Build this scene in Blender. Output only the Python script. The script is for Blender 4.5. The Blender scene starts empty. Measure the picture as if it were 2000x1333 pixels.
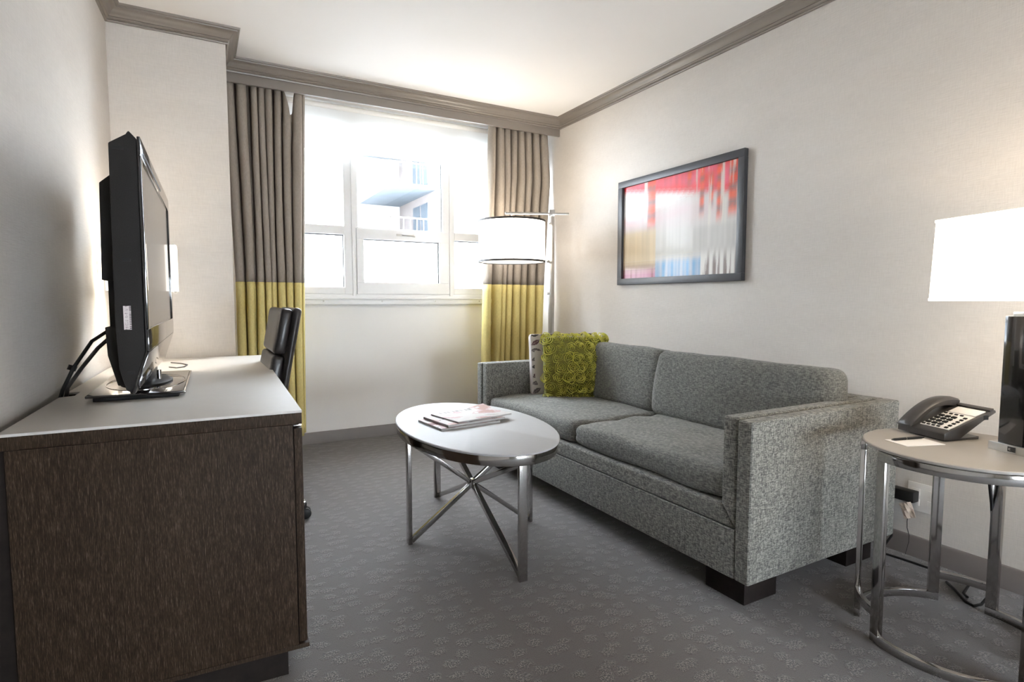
import bpy, bmesh, math, random
from math import sin, cos, pi, radians, sqrt, atan2
from mathutils import Vector, Matrix, noise

random.seed(7)
S = bpy.context.scene
COL = S.collection

# ------------------------------------------------------------------ camera, world, exposure
cam_d = bpy.data.cameras.new('camera')
cam_d.sensor_fit = 'HORIZONTAL'; cam_d.sensor_width = 36.0
cam_d.lens = 1107.24 / 2000 * 36.0
cam_d.clip_start = 0.02; cam_d.clip_end = 400
cam = bpy.data.objects.new('camera', cam_d); COL.objects.link(cam)
cam.location = (0, 0, 1.05)
cam.rotation_euler = (radians(90 - 4.085), 0, radians(-28.98))
S.camera = cam

W = bpy.data.worlds.new('sky'); S.world = W; W.use_nodes = True
bg = W.node_tree.nodes['Background']
bg.inputs[0].default_value = (0.83, 0.915, 1.0, 1); bg.inputs[1].default_value = 25.0

S.view_settings.view_transform = 'Standard'; S.view_settings.look = 'None'
S.view_settings.gamma = 1.0; S.view_settings.use_curve_mapping = False
S.view_settings.exposure = 0.95
S.cycles.max_bounces = 10; S.cycles.diffuse_bounces = 6; S.cycles.glossy_bounces = 5
S.cycles.transparent_max_bounces = 12; S.cycles.sample_clamp_indirect = 6.0

# ------------------------------------------------------------------ materials
def lin(c):
    return tuple(((v / 255) / 12.92 if v / 255 <= 0.04045 else ((v / 255 + 0.055) / 1.055) ** 2.4) for v in c)

class N:
    """small node helper"""
    def __init__(s, name):
        s.m = bpy.data.materials.new(name); s.m.use_nodes = True
        s.t = s.m.node_tree; s.p = s.t.nodes['Principled BSDF']; s.out = s.t.nodes['Material Output']
    def n(s, typ, **kw):
        nd = s.t.nodes.new(typ)
        for k, v in kw.items(): setattr(nd, k, v)
        return nd
    def l(s, a, b): s.t.links.new(a, b)
    def coord(s, scale=(1, 1, 1), out='Object'):
        tc = s.n('ShaderNodeTexCoord'); mp = s.n('ShaderNodeMapping'); mp.inputs['Scale'].default_value = scale
        s.l(tc.outputs[out], mp.inputs[0]); return mp.outputs[0]
    def noise(s, vec, scale=1.0, detail=2, rough=.5):
        nd = s.n('ShaderNodeTexNoise'); nd.inputs['Scale'].default_value = scale
        nd.inputs['Detail'].default_value = detail; nd.inputs['Roughness'].default_value = rough
        s.l(vec, nd.inputs['Vector']); return nd.outputs['Fac']
    def ramp(s, fac, stops):
        r = s.n('ShaderNodeValToRGB'); e = r.color_ramp.elements
        while len(e) < len(stops): e.new(.5)
        for el, (p, c) in zip(e, stops): el.position = p; el.color = (*c, 1) if len(c) == 3 else c
        s.l(fac, r.inputs[0]); return r.outputs[0]
    def math(s, op, a, b=None):
        m = s.n('ShaderNodeMath', operation=op)
        for i, v in enumerate((a, b)):
            if v is None: continue
            if isinstance(v, (int, float)): m.inputs[i].default_value = v
            else: s.l(v, m.inputs[i])
        return m.outputs[0]
    def mix(s, fac, a, b):
        m = s.n('ShaderNodeMix', data_type='RGBA')
        for i, v in ((0, fac), (6, a), (7, b)):
            if isinstance(v, tuple): m.inputs[i].default_value = (*v, 1)
            elif isinstance(v, (int, float)): m.inputs[i].default_value = v
            else: s.l(v, m.inputs[i])
        return m.outputs[2]
    def bump(s, h, strength=.3, dist=.002):
        b = s.n('ShaderNodeBump'); b.inputs['Strength'].default_value = strength; b.inputs['Distance'].default_value = dist
        s.l(h, b.inputs['Height']); s.l(b.outputs[0], s.p.inputs['Normal'])
    def set(s, **kw):
        for k, v in kw.items():
            i = s.p.inputs[k]
            if isinstance(v, tuple): i.default_value = (*v, 1)
            elif isinstance(v, (int, float)): i.default_value = v
            else: s.l(v, i)
        return s

def plain(name, col, rough=.5, metal=0, vary=.06, scale=30, bump=0, coat=0, spec=.5):
    k = N(name); v = k.coord((scale, scale, scale)); f = k.noise(v, 1, 3)
    c = k.ramp(f, [(.3, tuple(x * (1 - vary) for x in col)), (.7, tuple(min(1, x * (1 + vary)) for x in col))])
    k.set(**{'Base Color': c, 'Roughness': rough, 'Metallic': metal, 'Coat Weight': coat, 'Specular IOR Level': spec})
    if bump: k.bump(f, bump, .001)
    return k.m

def emit(name, col, strength, base=(.8, .8, .8)):
    k = N(name); k.set(**{'Base Color': base, 'Emission Color': col, 'Emission Strength': strength, 'Roughness': .8}); return k.m

def wallpaper():
    k = N('linen_wallpaper')
    a = k.noise(k.coord((22, 22, 260)), 1, 3); b = k.noise(k.coord((240, 240, 26)), 1, 2); c = k.noise(k.coord((3, 3, 9)), 1, 3)
    h = k.math('ADD', a, b)
    col = k.ramp(k.math('ADD', k.math('MULTIPLY', h, .35), k.math('MULTIPLY', c, .3)), [(.35, (.570, .535, .500)), (.65, (.640, .602, .562))])
    k.set(**{'Base Color': col, 'Roughness': .62, 'Specular IOR Level': .3}); k.bump(h, .5, .0016); return k.m

def carpet():
    k = N('patterned_carpet')
    base = k.coord((1, 1, 1)); warp = k.n('ShaderNodeTexNoise'); warp.inputs['Scale'].default_value = 22; warp.inputs['Detail'].default_value = 4; warp.inputs['Roughness'].default_value = .7
    k.l(base, warp.inputs['Vector'])
    sub = k.n('ShaderNodeVectorMath', operation='SUBTRACT'); k.l(warp.outputs['Color'], sub.inputs[0]); sub.inputs[1].default_value = (.5, .5, .5)
    sc = k.n('ShaderNodeVectorMath', operation='SCALE'); k.l(sub.outputs[0], sc.inputs[0]); sc.inputs['Scale'].default_value = .055
    add = k.n('ShaderNodeVectorMath', operation='ADD'); k.l(base, add.inputs[0]); k.l(sc.outputs[0], add.inputs[1])
    mp = k.n('ShaderNodeMapping'); mp.inputs['Scale'].default_value = (14, 18, 1); k.l(add.outputs[0], mp.inputs[0])
    vo = k.n('ShaderNodeTexVoronoi', voronoi_dimensions='2D'); vo.inputs['Randomness'].default_value = .75; vo.inputs['Scale'].default_value = 1; k.l(mp.outputs[0], vo.inputs['Vector'])
    d = vo.outputs['Distance']
    mask = k.ramp(d, [(.24, (1, 1, 1)), (.42, (0, 0, 0))])
    # dark cut line along the far edge of each looped patch
    sepc = k.n('ShaderNodeSeparateXYZ'); k.l(mp.outputs[0], sepc.inputs[0]); sepp = k.n('ShaderNodeSeparateXYZ'); k.l(vo.outputs['Position'], sepp.inputs[0])
    dy = k.math('SUBTRACT', sepc.outputs[1], sepp.outputs[1])
    far_ = k.ramp(dy, [(.12, (0, 0, 0)), (.26, (1, 1, 1))])
    rim = k.math('MULTIPLY', k.ramp(d, [(.30, (0, 0, 0)), (.36, (1, 1, 1)), (.41, (0, 0, 0))]), far_)
    loops = k.noise(k.coord((300, 170, 100)), 1, 2, .6)
    pile = k.noise(k.coord((380, 380, 380)), 1, 2, .6)
    blot = k.noise(k.coord((2.5, 2.5, 2.5)), 1, 3)
    c_loop = k.ramp(loops, [(.41, (.011, .009, .0085)), (.5, (.062, .052, .0465)), (.60, (.195, .168, .152))])
    c_pile = k.ramp(pile, [(.32, (.045, .037, .032)), (.68, (.091, .076, .0675))])
    col = k.mix(mask, c_pile, c_loop)
    col = k.mix(k.math('MULTIPLY', rim, .65), col, (.024, .021, .02))
    tint = k.ramp(blot, [(.35, (.94, .89, .885)), (.65, (1.0, 1.0, 1.0))])
    mm = k.n('ShaderNodeMix', data_type='RGBA', blend_type='MULTIPLY'); mm.inputs[0].default_value = 1; k.l(col, mm.inputs[6]); k.l(tint, mm.inputs[7])
    k.set(**{'Base Color': mm.outputs[2], 'Roughness': .85, 'Specular IOR Level': .2, 'Sheen Weight': .4, 'Sheen Roughness': .5})
    h = k.math('ADD', k.math('MULTIPLY', mask, loops), k.math('MULTIPLY', pile, .5))
    k.bump(h, .5, .004); return k.m

def weave(name, dark, light, fx=260, bumpd=.0012):
    k = N(name)
    a = k.noise(k.coord((fx * 2.6, fx * 2.6, fx * .45)), 1, 2); b = k.noise(k.coord((fx * .5, fx * .5, fx * 2.6)), 1, 2)
    c = k.noise(k.coord((fx * 1.4, fx * .35, fx * 1.4)), 1, 2)
    f = k.math('ADD', k.math('MULTIPLY', a, .36), k.math('ADD', k.math('MULTIPLY', b, .38), k.math('MULTIPLY', c, .26)))
    mid = tuple((x * .6 + y * .4) for x, y in zip(dark, light))
    col = k.ramp(f, [(.40, dark), (.5, mid), (.60, light)])
    k.set(**{'Base Color': col, 'Roughness': .9, 'Specular IOR Level': .15, 'Sheen Weight': .15}); k.bump(f, .6, bumpd); return k.m

def wood():
    k = N('dark_oak_veneer')
    a = k.noise(k.coord((420, 420, 26)), 1, 3, .65); b = k.noise(k.coord((9, 9, 1.2)), 1, 3); c = k.noise(k.coord((900, 900, 90)), 1, 2)
    col = k.ramp(k.math('ADD', k.math('MULTIPLY', a, .62), k.math('MULTIPLY', c, .38)), [(.40, (.018, .0106, .0066)), (.54, (.036, .0232, .0152)), (.70, (.112, .081, .058))])
    t = k.ramp(b, [(.3, (.78, .76, .75)), (.7, (1, 1, 1))])
    mm = k.n('ShaderNodeMix', data_type='RGBA', blend_type='MULTIPLY'); mm.inputs[0].default_value = 1; k.l(col, mm.inputs[6]); k.l(t, mm.inputs[7])
    k.set(**{'Base Color': mm.outputs[2], 'Roughness': .6, 'Specular IOR Level': .12}); k.bump(a, .25, .0006); return k.m

def vcol(name, rough=.5, coat=0):
    k = N(name); a = k.n('ShaderNodeVertexColor'); a.layer_name = 'print'
    k.set(**{'Base Color': a.outputs[0], 'Roughness': rough, 'Coat Weight': coat, 'Coat Roughness': .03}); return k.m

def glassy(name, tint=(1, 1, 1), refl=.06):
    k = N(name); t = k.t
    tr = k.n('ShaderNodeBsdfTransparent'); tr.inputs[0].default_value = (*tint, 1)
    gl = k.n('ShaderNodeBsdfGlossy'); gl.inputs['Roughness'].default_value = .02
    mx = k.n('ShaderNodeMixShader'); lw = k.n('ShaderNodeFresnel'); lw.inputs[0].default_value = 1.45
    ge = k.n('ShaderNodeNewGeometry'); k.l(k.math('SUBTRACT', 1.45, k.math('MULTIPLY', ge.outputs['Backfacing'], 1.45 - 1 / 1.45)), lw.inputs[0])   # same reflectance from either side
    k.l(k.math('MULTIPLY', lw.outputs[0], refl / .04), mx.inputs[0]); k.l(tr.outputs[0], mx.inputs[1]); k.l(gl.outputs[0], mx.inputs[2])
    k.l(mx.outputs[0], k.out.inputs[0]); return k.m

def sheer(name, col, trans=.25, transl=.5):
    k = N(name)
    d = k.n('ShaderNodeBsdfDiffuse'); d.inputs[0].default_value = (*col, 1)
    tl = k.n('ShaderNodeBsdfTranslucent'); tl.inputs[0].default_value = (*col, 1)
    tr = k.n('ShaderNodeBsdfTransparent')
    m1 = k.n('ShaderNodeMixShader'); m1.inputs[0].default_value = transl; k.l(d.outputs[0], m1.inputs[1]); k.l(tl.outputs[0], m1.inputs[2])
    m2 = k.n('ShaderNodeMixShader'); m2.inputs[0].default_value = trans; k.l(m1.outputs[0], m2.inputs[1]); k.l(tr.outputs[0], m2.inputs[2])
    k.l(m2.outputs[0], k.out.inputs[0]); return k.m

def cloth(name, col, transl=.12):
    k = N(name); a = k.noise(k.coord((500, 500, 60)), 1, 2)
    c = k.ramp(a, [(.35, tuple(x * .9 for x in col)), (.65, tuple(x * 1.08 for x in col))])
    d = k.n('ShaderNodeBsdfDiffuse'); tl = k.n('ShaderNodeBsdfTranslucent')
    k.l(c, d.inputs[0]); k.l(c, tl.inputs[0])
    m1 = k.n('ShaderNodeMixShader'); m1.inputs[0].default_value = transl; k.l(d.outputs[0], m1.inputs[1]); k.l(tl.outputs[0], m1.inputs[2])
    k.l(m1.outputs[0], k.out.inputs[0]); return k.m

M = {}
M['wall'] = wallpaper()
M['wall_white'] = plain('far_wall_glare_white', (.88, .865, .85), .7, vary=.01, scale=5)  # far wall paler than the wallpaper: window glare put into its colour
M['ceiling'] = plain('ceiling_paint', (.80, .775, .75), .8, vary=.01, scale=3)
M['trim'] = plain('taupe_trim_paint', (.200, .172, .148), .34, vary=.03, scale=6)
M['base'] = plain('taupe_baseboard_paint', (.165, .145, .135), .5, vary=.04, scale=8)
M['carpet'] = carpet()
M['sofa'] = weave('grey_tweed', (.056, .056, .052), (.29, .283, .252), 150)
M['sofa_soft'] = weave('grey_tweed_cushion', (.072, .074, .069), (.225, .223, .203), 130)
M['wood'] = wood()
M['legwood'] = plain('espresso_leg', (.012, .0085, .0075), .7, vary=.2, scale=40, spec=.15)
M['desktop'] = plain('satin_painted_glass', (.60, .58, .55), .5, vary=.01, spec=.25)
M['tabletop'] = plain('frosted_painted_glass', (.38, .38, .382), .55, vary=.01, spec=.15)
M['endtop'] = plain('taupe_painted_glass', (.34, .318, .29), .4, vary=.01, spec=.35)
M['glass_edge'] = plain('glass_edge', (.62, .66, .64), .12, vary=.02)
M['chrome'] = plain('polished_chrome', (.52, .51, .50), .10, 1, vary=.02)
M['nickel'] = plain('brushed_nickel', (.60, .585, .56), .28, 1, vary=.05)
M['black_gloss'] = plain('black_gloss_plastic', (.012, .011, .012), .10, vary=.1, coat=.5)
M['black_matte'] = plain('charcoal_plastic', (.016, .0145, .0138), .75, vary=.3, scale=500, bump=.1, spec=.25)
M['black'] = plain('black_plastic', (.010, .010, .010), .5, vary=.1, spec=.25)
M['phone'] = plain('phone_plastic', (.040, .036, .034), .38, vary=.08, scale=60)
M['screen'] = plain('lcd_glass', (.02, .02, .022), .16, vary=.02, coat=.3)
M['leather'] = plain('black_leather', (.020, .017, .017), .34, vary=.2, scale=120, bump=.25)
M['curtain'] = cloth('taupe_curtain_cloth', (.32, .275, .233), .08)
M['curtain_y'] = cloth('chartreuse_curtain_cloth', (.64, .54, .23), .08)
M['white_frame'] = plain('white_window_vinyl', (.80, .80, .80), .4, vary=.01)
M['white'] = plain('white_plastic', (.82, .80, .77), .4, vary=.01)
M['pages'] = plain('magazine_pages', (.40, .39, .38), .7, vary=.05)
M['paper'] = plain('white_paper', (.80, .79, .78), .7, vary=.02)
M['glass'] = glassy('window_glass')
M['blind'] = sheer('sheer_blind', (.92, .92, .91), .10, .5)
M['blindbar'] = sheer('blind_hem', (.86, .86, .85), .05, .35)
M['shade'] = emit('lit_lampshade', lin((255, 246, 233)), 3.2, (.85, .82, .76))
M['shade2'] = emit('lit_square_lampshade', lin((255, 243, 224)), 2.4, (.85, .82, .76))
M['sconce'] = emit('lit_sconce_glass', lin((255, 247, 232)), 1.1, (.9, .9, .88))
M['diffuser'] = emit('lit_diffuser', lin((255, 244, 225)), 1.4)
M['shadeband'] = plain('dark_shade_trim', (.035, .031, .028), .6)
M['art'] = vcol('art_print', .5, .07)
M['cover'] = vcol('magazine_print', .6, 0); M['cover'].node_tree.nodes['Principled BSDF'].inputs['Specular IOR Level'].default_value = .15
M['leafprint'] = vcol('leaf_print_fabric', .85)
M['sticker'] = vcol('sticker_print', .6)
M['frame'] = plain('black_picture_frame', (.030, .031, .036), .42, vary=.1)
M['lime'] = plain('lime_felt', (.56, .53, .10), .9, vary=.22, scale=40)
M['lime_gap_shade'] = plain('olive_felt_gap_shade', (.12, .115, .016), .95, vary=.2, scale=40)  # darker pillow body: shade between the rosettes put into the colour
M['bwhite'] = plain('white_render', (.42, .42, .42), .8, vary=.02, scale=.5)
M['bpink'] = plain('pale_brick', (.21, .182, .172), .85, vary=.06, scale=2)
M['bglass'] = plain('facade_glass', (.055, .072, .09), .4, vary=.1, scale=.7)
M['bblue'] = plain('shaded_facade', (.15, .172, .195), .7, vary=.1, scale=.8)  # shade under slabs and in recesses is put into this colour
M['ground'] = plain('asphalt', (.10, .10, .10), .9, scale=.2)

# ------------------------------------------------------------------ mesh helpers
class MB:
    def __init__(s): s.v = []; s.f = []; s.c = []
    def add(s, vs, fs, col=None):
        o = len(s.v); s.v += [tuple(v) for v in vs]; s.f += [tuple(i + o for i in f) for f in fs]
        s.c += [col] * len(fs); return s
    def box(s, a, b, mat=None):
        (x0, y0, z0), (x1, y1, z1) = a, b
        vs = [(x0, y0, z0), (x1, y0, z0), (x1, y1, z0), (x0, y1, z0), (x0, y0, z1), (x1, y0, z1), (x1, y1, z1), (x0, y1, z1)]
        if mat is not None: vs = [mat @ Vector(v) for v in vs]
        return s.add(vs, [(0, 3, 2, 1), (4, 5, 6, 7), (0, 1, 5, 4), (1, 2, 6, 5), (2, 3, 7, 6), (3, 0, 4, 7)])
    def bar(s, p, q, w, h, up=(0, 0, 1)):
        p, q = Vector(p), Vector(q); d = (q - p).normalized(); u = Vector(up)
        r = d.cross(u).normalized(); u = r.cross(d).normalized()
        vs = [c + r * i * w / 2 + u * j * h / 2 for c in (p, q) for i, j in ((-1, -1), (1, -1), (1, 1), (-1, 1))]
        return s.add(vs, [(0, 3, 2, 1), (4, 5, 6, 7), (0, 1, 5, 4), (1, 2, 6, 5), (2, 3, 7, 6), (3, 0, 4, 7)][::1])
    def prism(s, poly, axis, a, b):
        """polygon (2-D) extruded along axis from a to b. axis x: poly=(y,z); y: (x,z); z: (x,y)"""
        def P(u, v, w): return {'x': (w, u, v), 'y': (u, w, v), 'z': (u, v, w)}[axis]
        n = len(poly); vs = [P(u, v, a) for u, v in poly] + [P(u, v, b) for u, v in poly]
        return s.add(vs, [tuple(range(n)), tuple(range(2 * n - 1, n - 1, -1))] + [(i, i + n, (i + 1) % n + n, (i + 1) % n) for i in range(n)])
    def tube(s, path, r, n=8, cap=True):
        P = [Vector(p) for p in path]; rings = []
        rr = r if isinstance(r, (list, tuple)) else [r] * len(P)
        prev = None
        for i, p in enumerate(P):
            d = (P[min(i + 1, len(P) - 1)] - P[max(i - 1, 0)]).normalized()
            ref = Vector((0, 0, 1)) if abs(d.z) < .9 else Vector((1, 0, 0))
            if prev is None: u = d.cross(ref).normalized()
            else: u = (prev - d * prev.dot(d)).normalized()
            prev = u; w = d.cross(u)
            rings.append([p + (u * cos(2 * pi * k / n) + w * sin(2 * pi * k / n)) * rr[i] for k in range(n)])
        vs = [v for R in rings for v in R]; fs = []
        for i in range(len(P) - 1):
            for k in range(n): fs.append((i * n + k, i * n + (k + 1) % n, (i + 1) * n + (k + 1) % n, (i + 1) * n + k))
        if cap: fs += [tuple(range(n))[::-1], tuple((len(P) - 1) * n + k for k in range(n))]
        return s.add(vs, fs)
    def lathe(s, prof, c=(0, 0, 0), n=32, sx=1, sy=1):
        vs = [(c[0] + r * cos(2 * pi * k / n) * sx, c[1] + r * sin(2 * pi * k / n) * sy, c[2] + z) for r, z in prof for k in range(n)]
        fs = []
        for i in range(len(prof) - 1):
            for k in range(n): fs.append((i * n + k, i * n + (k + 1) % n, (i + 1) * n + (k + 1) % n, (i + 1) * n + k))
        if prof[0][0] > 1e-6: fs.append(tuple(range(n))[::-1])
        if prof[-1][0] > 1e-6: fs.append(tuple((len(prof) - 1) * n + k for k in range(n)))
        return s.add(vs, fs)
    def shell(s, r0, r1, z0, z1, c=(0, 0), n=48, a0=0, a1=2 * pi, sx=1, sy=1):
        """rectangular section ring / arc between radii r0<r1 and z0<z1"""
        full = abs(a1 - a0 - 2 * pi) < 1e-6; m = n if full else n + 1
        vs = []
        for i in range(m):
            t = a0 + (a1 - a0) * i / n
            for r, z in ((r0, z0), (r1, z0), (r1, z1), (r0, z1)): vs.append((c[0] + r * cos(t) * sx, c[1] + r * sin(t) * sy, z))
        fs = []
        for i in range(n):
            a, b = i * 4, ((i + 1) % m) * 4
            for k in range(4): fs.append((a + k, b + k, b + (k + 1) % 4, a + (k + 1) % 4))
        if not full: fs += [(3, 2, 1, 0), tuple((m - 1) * 4 + k for k in range(4))]
        return s.add(vs, fs)
    def sweep(s, path, prof, closed_prof=True):
        """prof (d,z): d metres into the room (left of travel direction), mitred along a 2-D path"""
        n = len(path); m = len(prof); vs = []
        for i, p in enumerate(path):
            p = Vector(p)
            d0 = (p - Vector(path[i - 1])).normalized() if i > 0 else None
            d1 = (Vector(path[i + 1]) - p).normalized() if i < n - 1 else None
            if d0 is None: d0 = d1
            if d1 is None: d1 = d0
            n0, n1 = Vector((-d0.y, d0.x)), Vector((-d1.y, d1.x)); mt = (n0 + n1).normalized(); k = 1 / max(.2, mt.dot(n0))
            for d, z in prof: q = p + mt * d * k; vs.append((q.x, q.y, z))
        fs = []
        for i in range(n - 1):
            for k in range(m): fs.append((i * m + k, (i + 1) * m + k, (i + 1) * m + (k + 1) % m, i * m + (k + 1) % m))
        fs += [tuple(range(m)), tuple((n - 1) * m + k for k in range(m))[::-1]]
        return s.add(vs, fs)
    def xf(s, mat, start=0):
        s.v = s.v[:start] + [tuple(mat @ Vector(v)) for v in s.v[start:]]; return s
    def build(s, name, mat, parent=None, bevel=0, seg=2, smooth=35, loc=None, rot=None):
        me = bpy.data.meshes.new(name); me.from_pydata(s.v, [], s.f); me.update()
        bm = bmesh.new(); bm.from_mesh(me); bmesh.ops.recalc_face_normals(bm, faces=bm.faces)
        if bevel:
            es = [e for e in bm.edges if len(e.link_faces) == 2 and e.calc_face_angle(0) > radians(30)]
            bmesh.ops.bevel(bm, geom=es, offset=bevel, segments=seg, profile=.6, affect='EDGES', clamp_overlap=True)
        bm.to_mesh(me); bm.free()
        if any(c is not None for c in s.c) and not bevel:
            at = me.color_attributes.new('print', 'FLOAT_COLOR', 'CORNER')
            for p in me.polygons:
                c = s.c[p.index] or (.5, .5, .5)
                for li in p.loop_indices: at.data[li].color = (*c, 1)
        if smooth:
            me.polygons.foreach_set('use_smooth', [True] * len(me.polygons)); me.set_sharp_from_angle(angle=radians(smooth))
        me.materials.append(mat if not isinstance(mat, str) else M[mat])
        o = bpy.data.objects.new(name, me); COL.objects.link(o)
        if parent: o.parent = parent
        if loc: o.location = loc
        if rot: o.rotation_euler = rot
        return o

def tag(o, label=None, cat=None, group=None, kind=None):
    for k, v in (('label', label), ('category', cat), ('group', group), ('kind', kind)):
        if v: o[k] = v
    return o
def thing(name, label, cat, loc=(0, 0, 0), rz=0, group=None):
    o = bpy.data.objects.new(name, None); COL.objects.link(o); o.location = loc; o.rotation_euler = (0, 0, rz)
    o.empty_display_size = .05
    return tag(o, label, cat, group)
def struct(o): o['kind'] = 'structure'; return o
def children(o): return [c for c in bpy.data.objects if c.parent == o]
def copy_tree(o, parent=None):
    c = o.copy(); COL.objects.link(c)
    if parent: c.parent = parent
    for ch in children(o): copy_tree(ch, c)
    return c

def cushion(size, r=.03, puff=0.0, amp=0.0, freq=6, n=16, seed=0, side_puff=0.0, pinch=0.0):
    """rounded, slightly wrinkled box; size (x,y,z), puffed along z"""
    lx, ly, lz = [a / 2 for a in size]
    def axis(l, n):
        k = 4; e = [r * (1 - cos(pi / 2 * i / k)) for i in range(k + 1)]
        inner = [-l + r + (2 * l - 2 * r) * i / n for i in range(n + 1)]
        return [-l + x for x in e[:-1]] + inner + [l - x for x in e[:-1]][::-1]
    nz = max(2, int(n * lz / max(lx, ly)))
    A = (axis(lx, max(2, int(n * lx / max(lx, ly)))), axis(ly, max(2, int(n * ly / max(lx, ly)))), axis(lz, nz))
    idx = {}; vs = []; fs = []
    def V(i, j, k):
        if (i, j, k) in idx: return idx[i, j, k]
        p = Vector((A[0][i], A[1][j], A[2][k])); L = (lx, ly, lz)
        q = Vector([max(-L[a] + r, min(L[a] - r, p[a])) for a in range(3)]); d = p - q
        if d.length > 1e-9: p = q + d.normalized() * r
        u, v = p.x / lx, p.y / ly
        g = (1 - u * u) * (1 - v * v)
        p.z *= 1 + puff * g - pinch * (1 - (1 - abs(u) ** 3) * (1 - abs(v) ** 3))
        w = p.z / lz
        if side_puff: p.x *= 1 + side_puff * (1 - v * v) * (1 - w * w); p.y *= 1 + side_puff * (1 - u * u) * (1 - w * w)
        if amp:
            t = Vector((p.x * freq + seed * 7.1, p.y * freq * .6 + seed * 3.3, p.z * freq * .5))
            a = noise.fractal(t, 1.0, 2.0, 3) * amp
            fold = noise.noise(Vector((p.x * 18 + seed, p.y * 3, seed * 2.0)))
            a += -abs(fold) * amp * .5
            nrm = Vector((p.x / lx ** 2, p.y / ly ** 2, p.z / lz ** 2)).normalized()
            p += nrm * a
        idx[i, j, k] = len(vs); vs.append(p); return idx[i, j, k]
    X, Y, Z = [len(a) - 1 for a in A]
    for i in range(X):
        for j in range(Y): 
            fs.append((V(i, j, 0), V(i, j + 1, 0), V(i + 1, j + 1, 0), V(i + 1, j, 0))); fs.append((V(i, j, Z), V(i + 1, j, Z), V(i + 1, j + 1, Z), V(i, j + 1, Z)))
        for k in range(Z):
            fs.append((V(i, 0, k), V(i + 1, 0, k), V(i + 1, 0, k + 1), V(i, 0, k + 1))); fs.append((V(i, Y, k), V(i, Y, k + 1), V(i + 1, Y, k + 1), V(i + 1, Y, k)))
    for j in range(Y):
        for k in range(Z):
            fs.append((V(0, j, k), V(0, j, k + 1), V(0, j + 1, k + 1), V(0, j + 1, k))); fs.append((V(X, j, k), V(X, j + 1, k), V(X, j + 1, k + 1), V(X, j, k + 1)))
    m = MB(); m.add(vs, fs); return m

def sheet(fn, w, h, nu, nv, z=0.0):
    """flat printed sheet w x h in x,y centred; fn(u,v)->linear rgb"""
    m = MB(); vs = [((i / nu - .5) * w, (j / nv - .5) * h, z) for j in range(nv + 1) for i in range(nu + 1)]
    m.v = vs
    for j in range(nv):
        for i in range(nu):
            a = j * (nu + 1) + i; m.f.append((a, a + 1, a + nu + 2, a + nu + 1)); m.c.append(fn((i + .5) / nu, (j + .5) / nv))
    return m

# ------------------------------------------------------------------ room shell
XR, YF, YB, HC = 2.55, 4.297, -2.6, 2.466
PX, PY, PL = .176, 3.43, -.343           # pillar: right edge, front face, left corner
ANG = math.atan(.052)                    # the left wall runs slightly askew
def lwx(y): return PL + (y - PY) * .052
YV, ZV = 3.82, 2.34                      # valance front face and bottom

fl = MB().box((-1.2, YB - .1, -.1), (XR + .12, YF + .1, 0)).build('floor', 'carpet', smooth=0); struct(fl)
struct(MB().box((-1.2, YB - .1, HC), (XR + .12, YF + .12, HC + .1)).build('ceiling', 'ceiling', smooth=0))
struct(MB().box((XR, YB, 0), (XR + .12, YF + .12, HC)).build('wall_right', 'wall', smooth=0))
BX0, BX1, BZ0, BZ1 = .70, 2.45, .20, 1.02
bw = MB().box((-1.2, YB - .12, 0), (XR + .12, YB, BZ0)).box((-1.2, YB - .12, BZ1), (XR + .12, YB, HC)).box((-1.2, YB - .12, BZ0), (BX0, YB, BZ1)).box((BX1, YB - .12, BZ0), (XR + .12, YB, BZ1))
struct(bw.build('wall_back', 'wall', smooth=0))
w2 = bpy.data.objects.new('fill_window', None); COL.objects.link(w2); struct(w2)      # unseen window added behind the camera for fill light
MB().box((BX0, YB - .09, BZ0), (BX1, YB - .03, BZ0 + .05)).box((BX0, YB - .09, BZ1 - .05), (BX1, YB - .03, BZ1)).box((BX0, YB - .09, BZ0 + .05), (BX0 + .05, YB - .03, BZ1 - .05)).box((BX1 - .05, YB - .09, BZ0 + .05), (BX1, YB - .03, BZ1 - .05)).build('frame', 'white_frame', w2)
MB().box((BX0 + .05, YB - .062, BZ0 + .05), (BX1 - .05, YB - .058, BZ1 - .05)).build('pane', 'glass', w2)
struct(MB().prism([(lwx(YB), YB), (lwx(PY), PY), (lwx(PY) - .2, PY), (lwx(YB) - .2, YB)], 'z', 0, HC).build('wall_left', 'wall', smooth=0))
struct(MB().box((-.6, PY, 0), (PX, YF + .12, HC)).build('wall_pillar', 'wall', smooth=0))
WX0, WX1, WZ0, WZ1 = .44, 2.385, 1.05, 2.36
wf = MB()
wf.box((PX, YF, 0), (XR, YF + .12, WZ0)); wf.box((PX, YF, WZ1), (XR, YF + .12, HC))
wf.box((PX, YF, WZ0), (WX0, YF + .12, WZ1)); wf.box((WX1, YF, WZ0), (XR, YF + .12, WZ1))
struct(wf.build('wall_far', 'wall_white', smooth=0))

# crown moulding: profile (into the room, height)
ZB = 2.394
crown = [(0, ZB), (.010, ZB), (.012, ZB + .006), (.010, ZB + .011), (.016, ZB + .014), (.019, ZB + .020), (.017, ZB + .024), (.022, ZB + .027),
         (.026, ZB + .036), (.034, ZB + .046), (.046, ZB + .053), (.056, ZB + .056), (.058, ZB + .061), (.066, ZB + .063), (.070, HC), (0, HC)]
def crown_run(name, path):
    return struct(MB().sweep(path, crown).build(name, 'trim', smooth=40))
Pfl, Pfr = (lwx(PY), PY), (PX, PY)
crown_run('trim_1', [(XR, YB), (XR, YV), (PX, YV), Pfr, Pfl, (lwx(YB), YB)])
struct(MB().box((PX, YV, ZV), (XR - .003, YV + .02, HC)).build('trim_2', 'trim', bevel=.0015))
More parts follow.
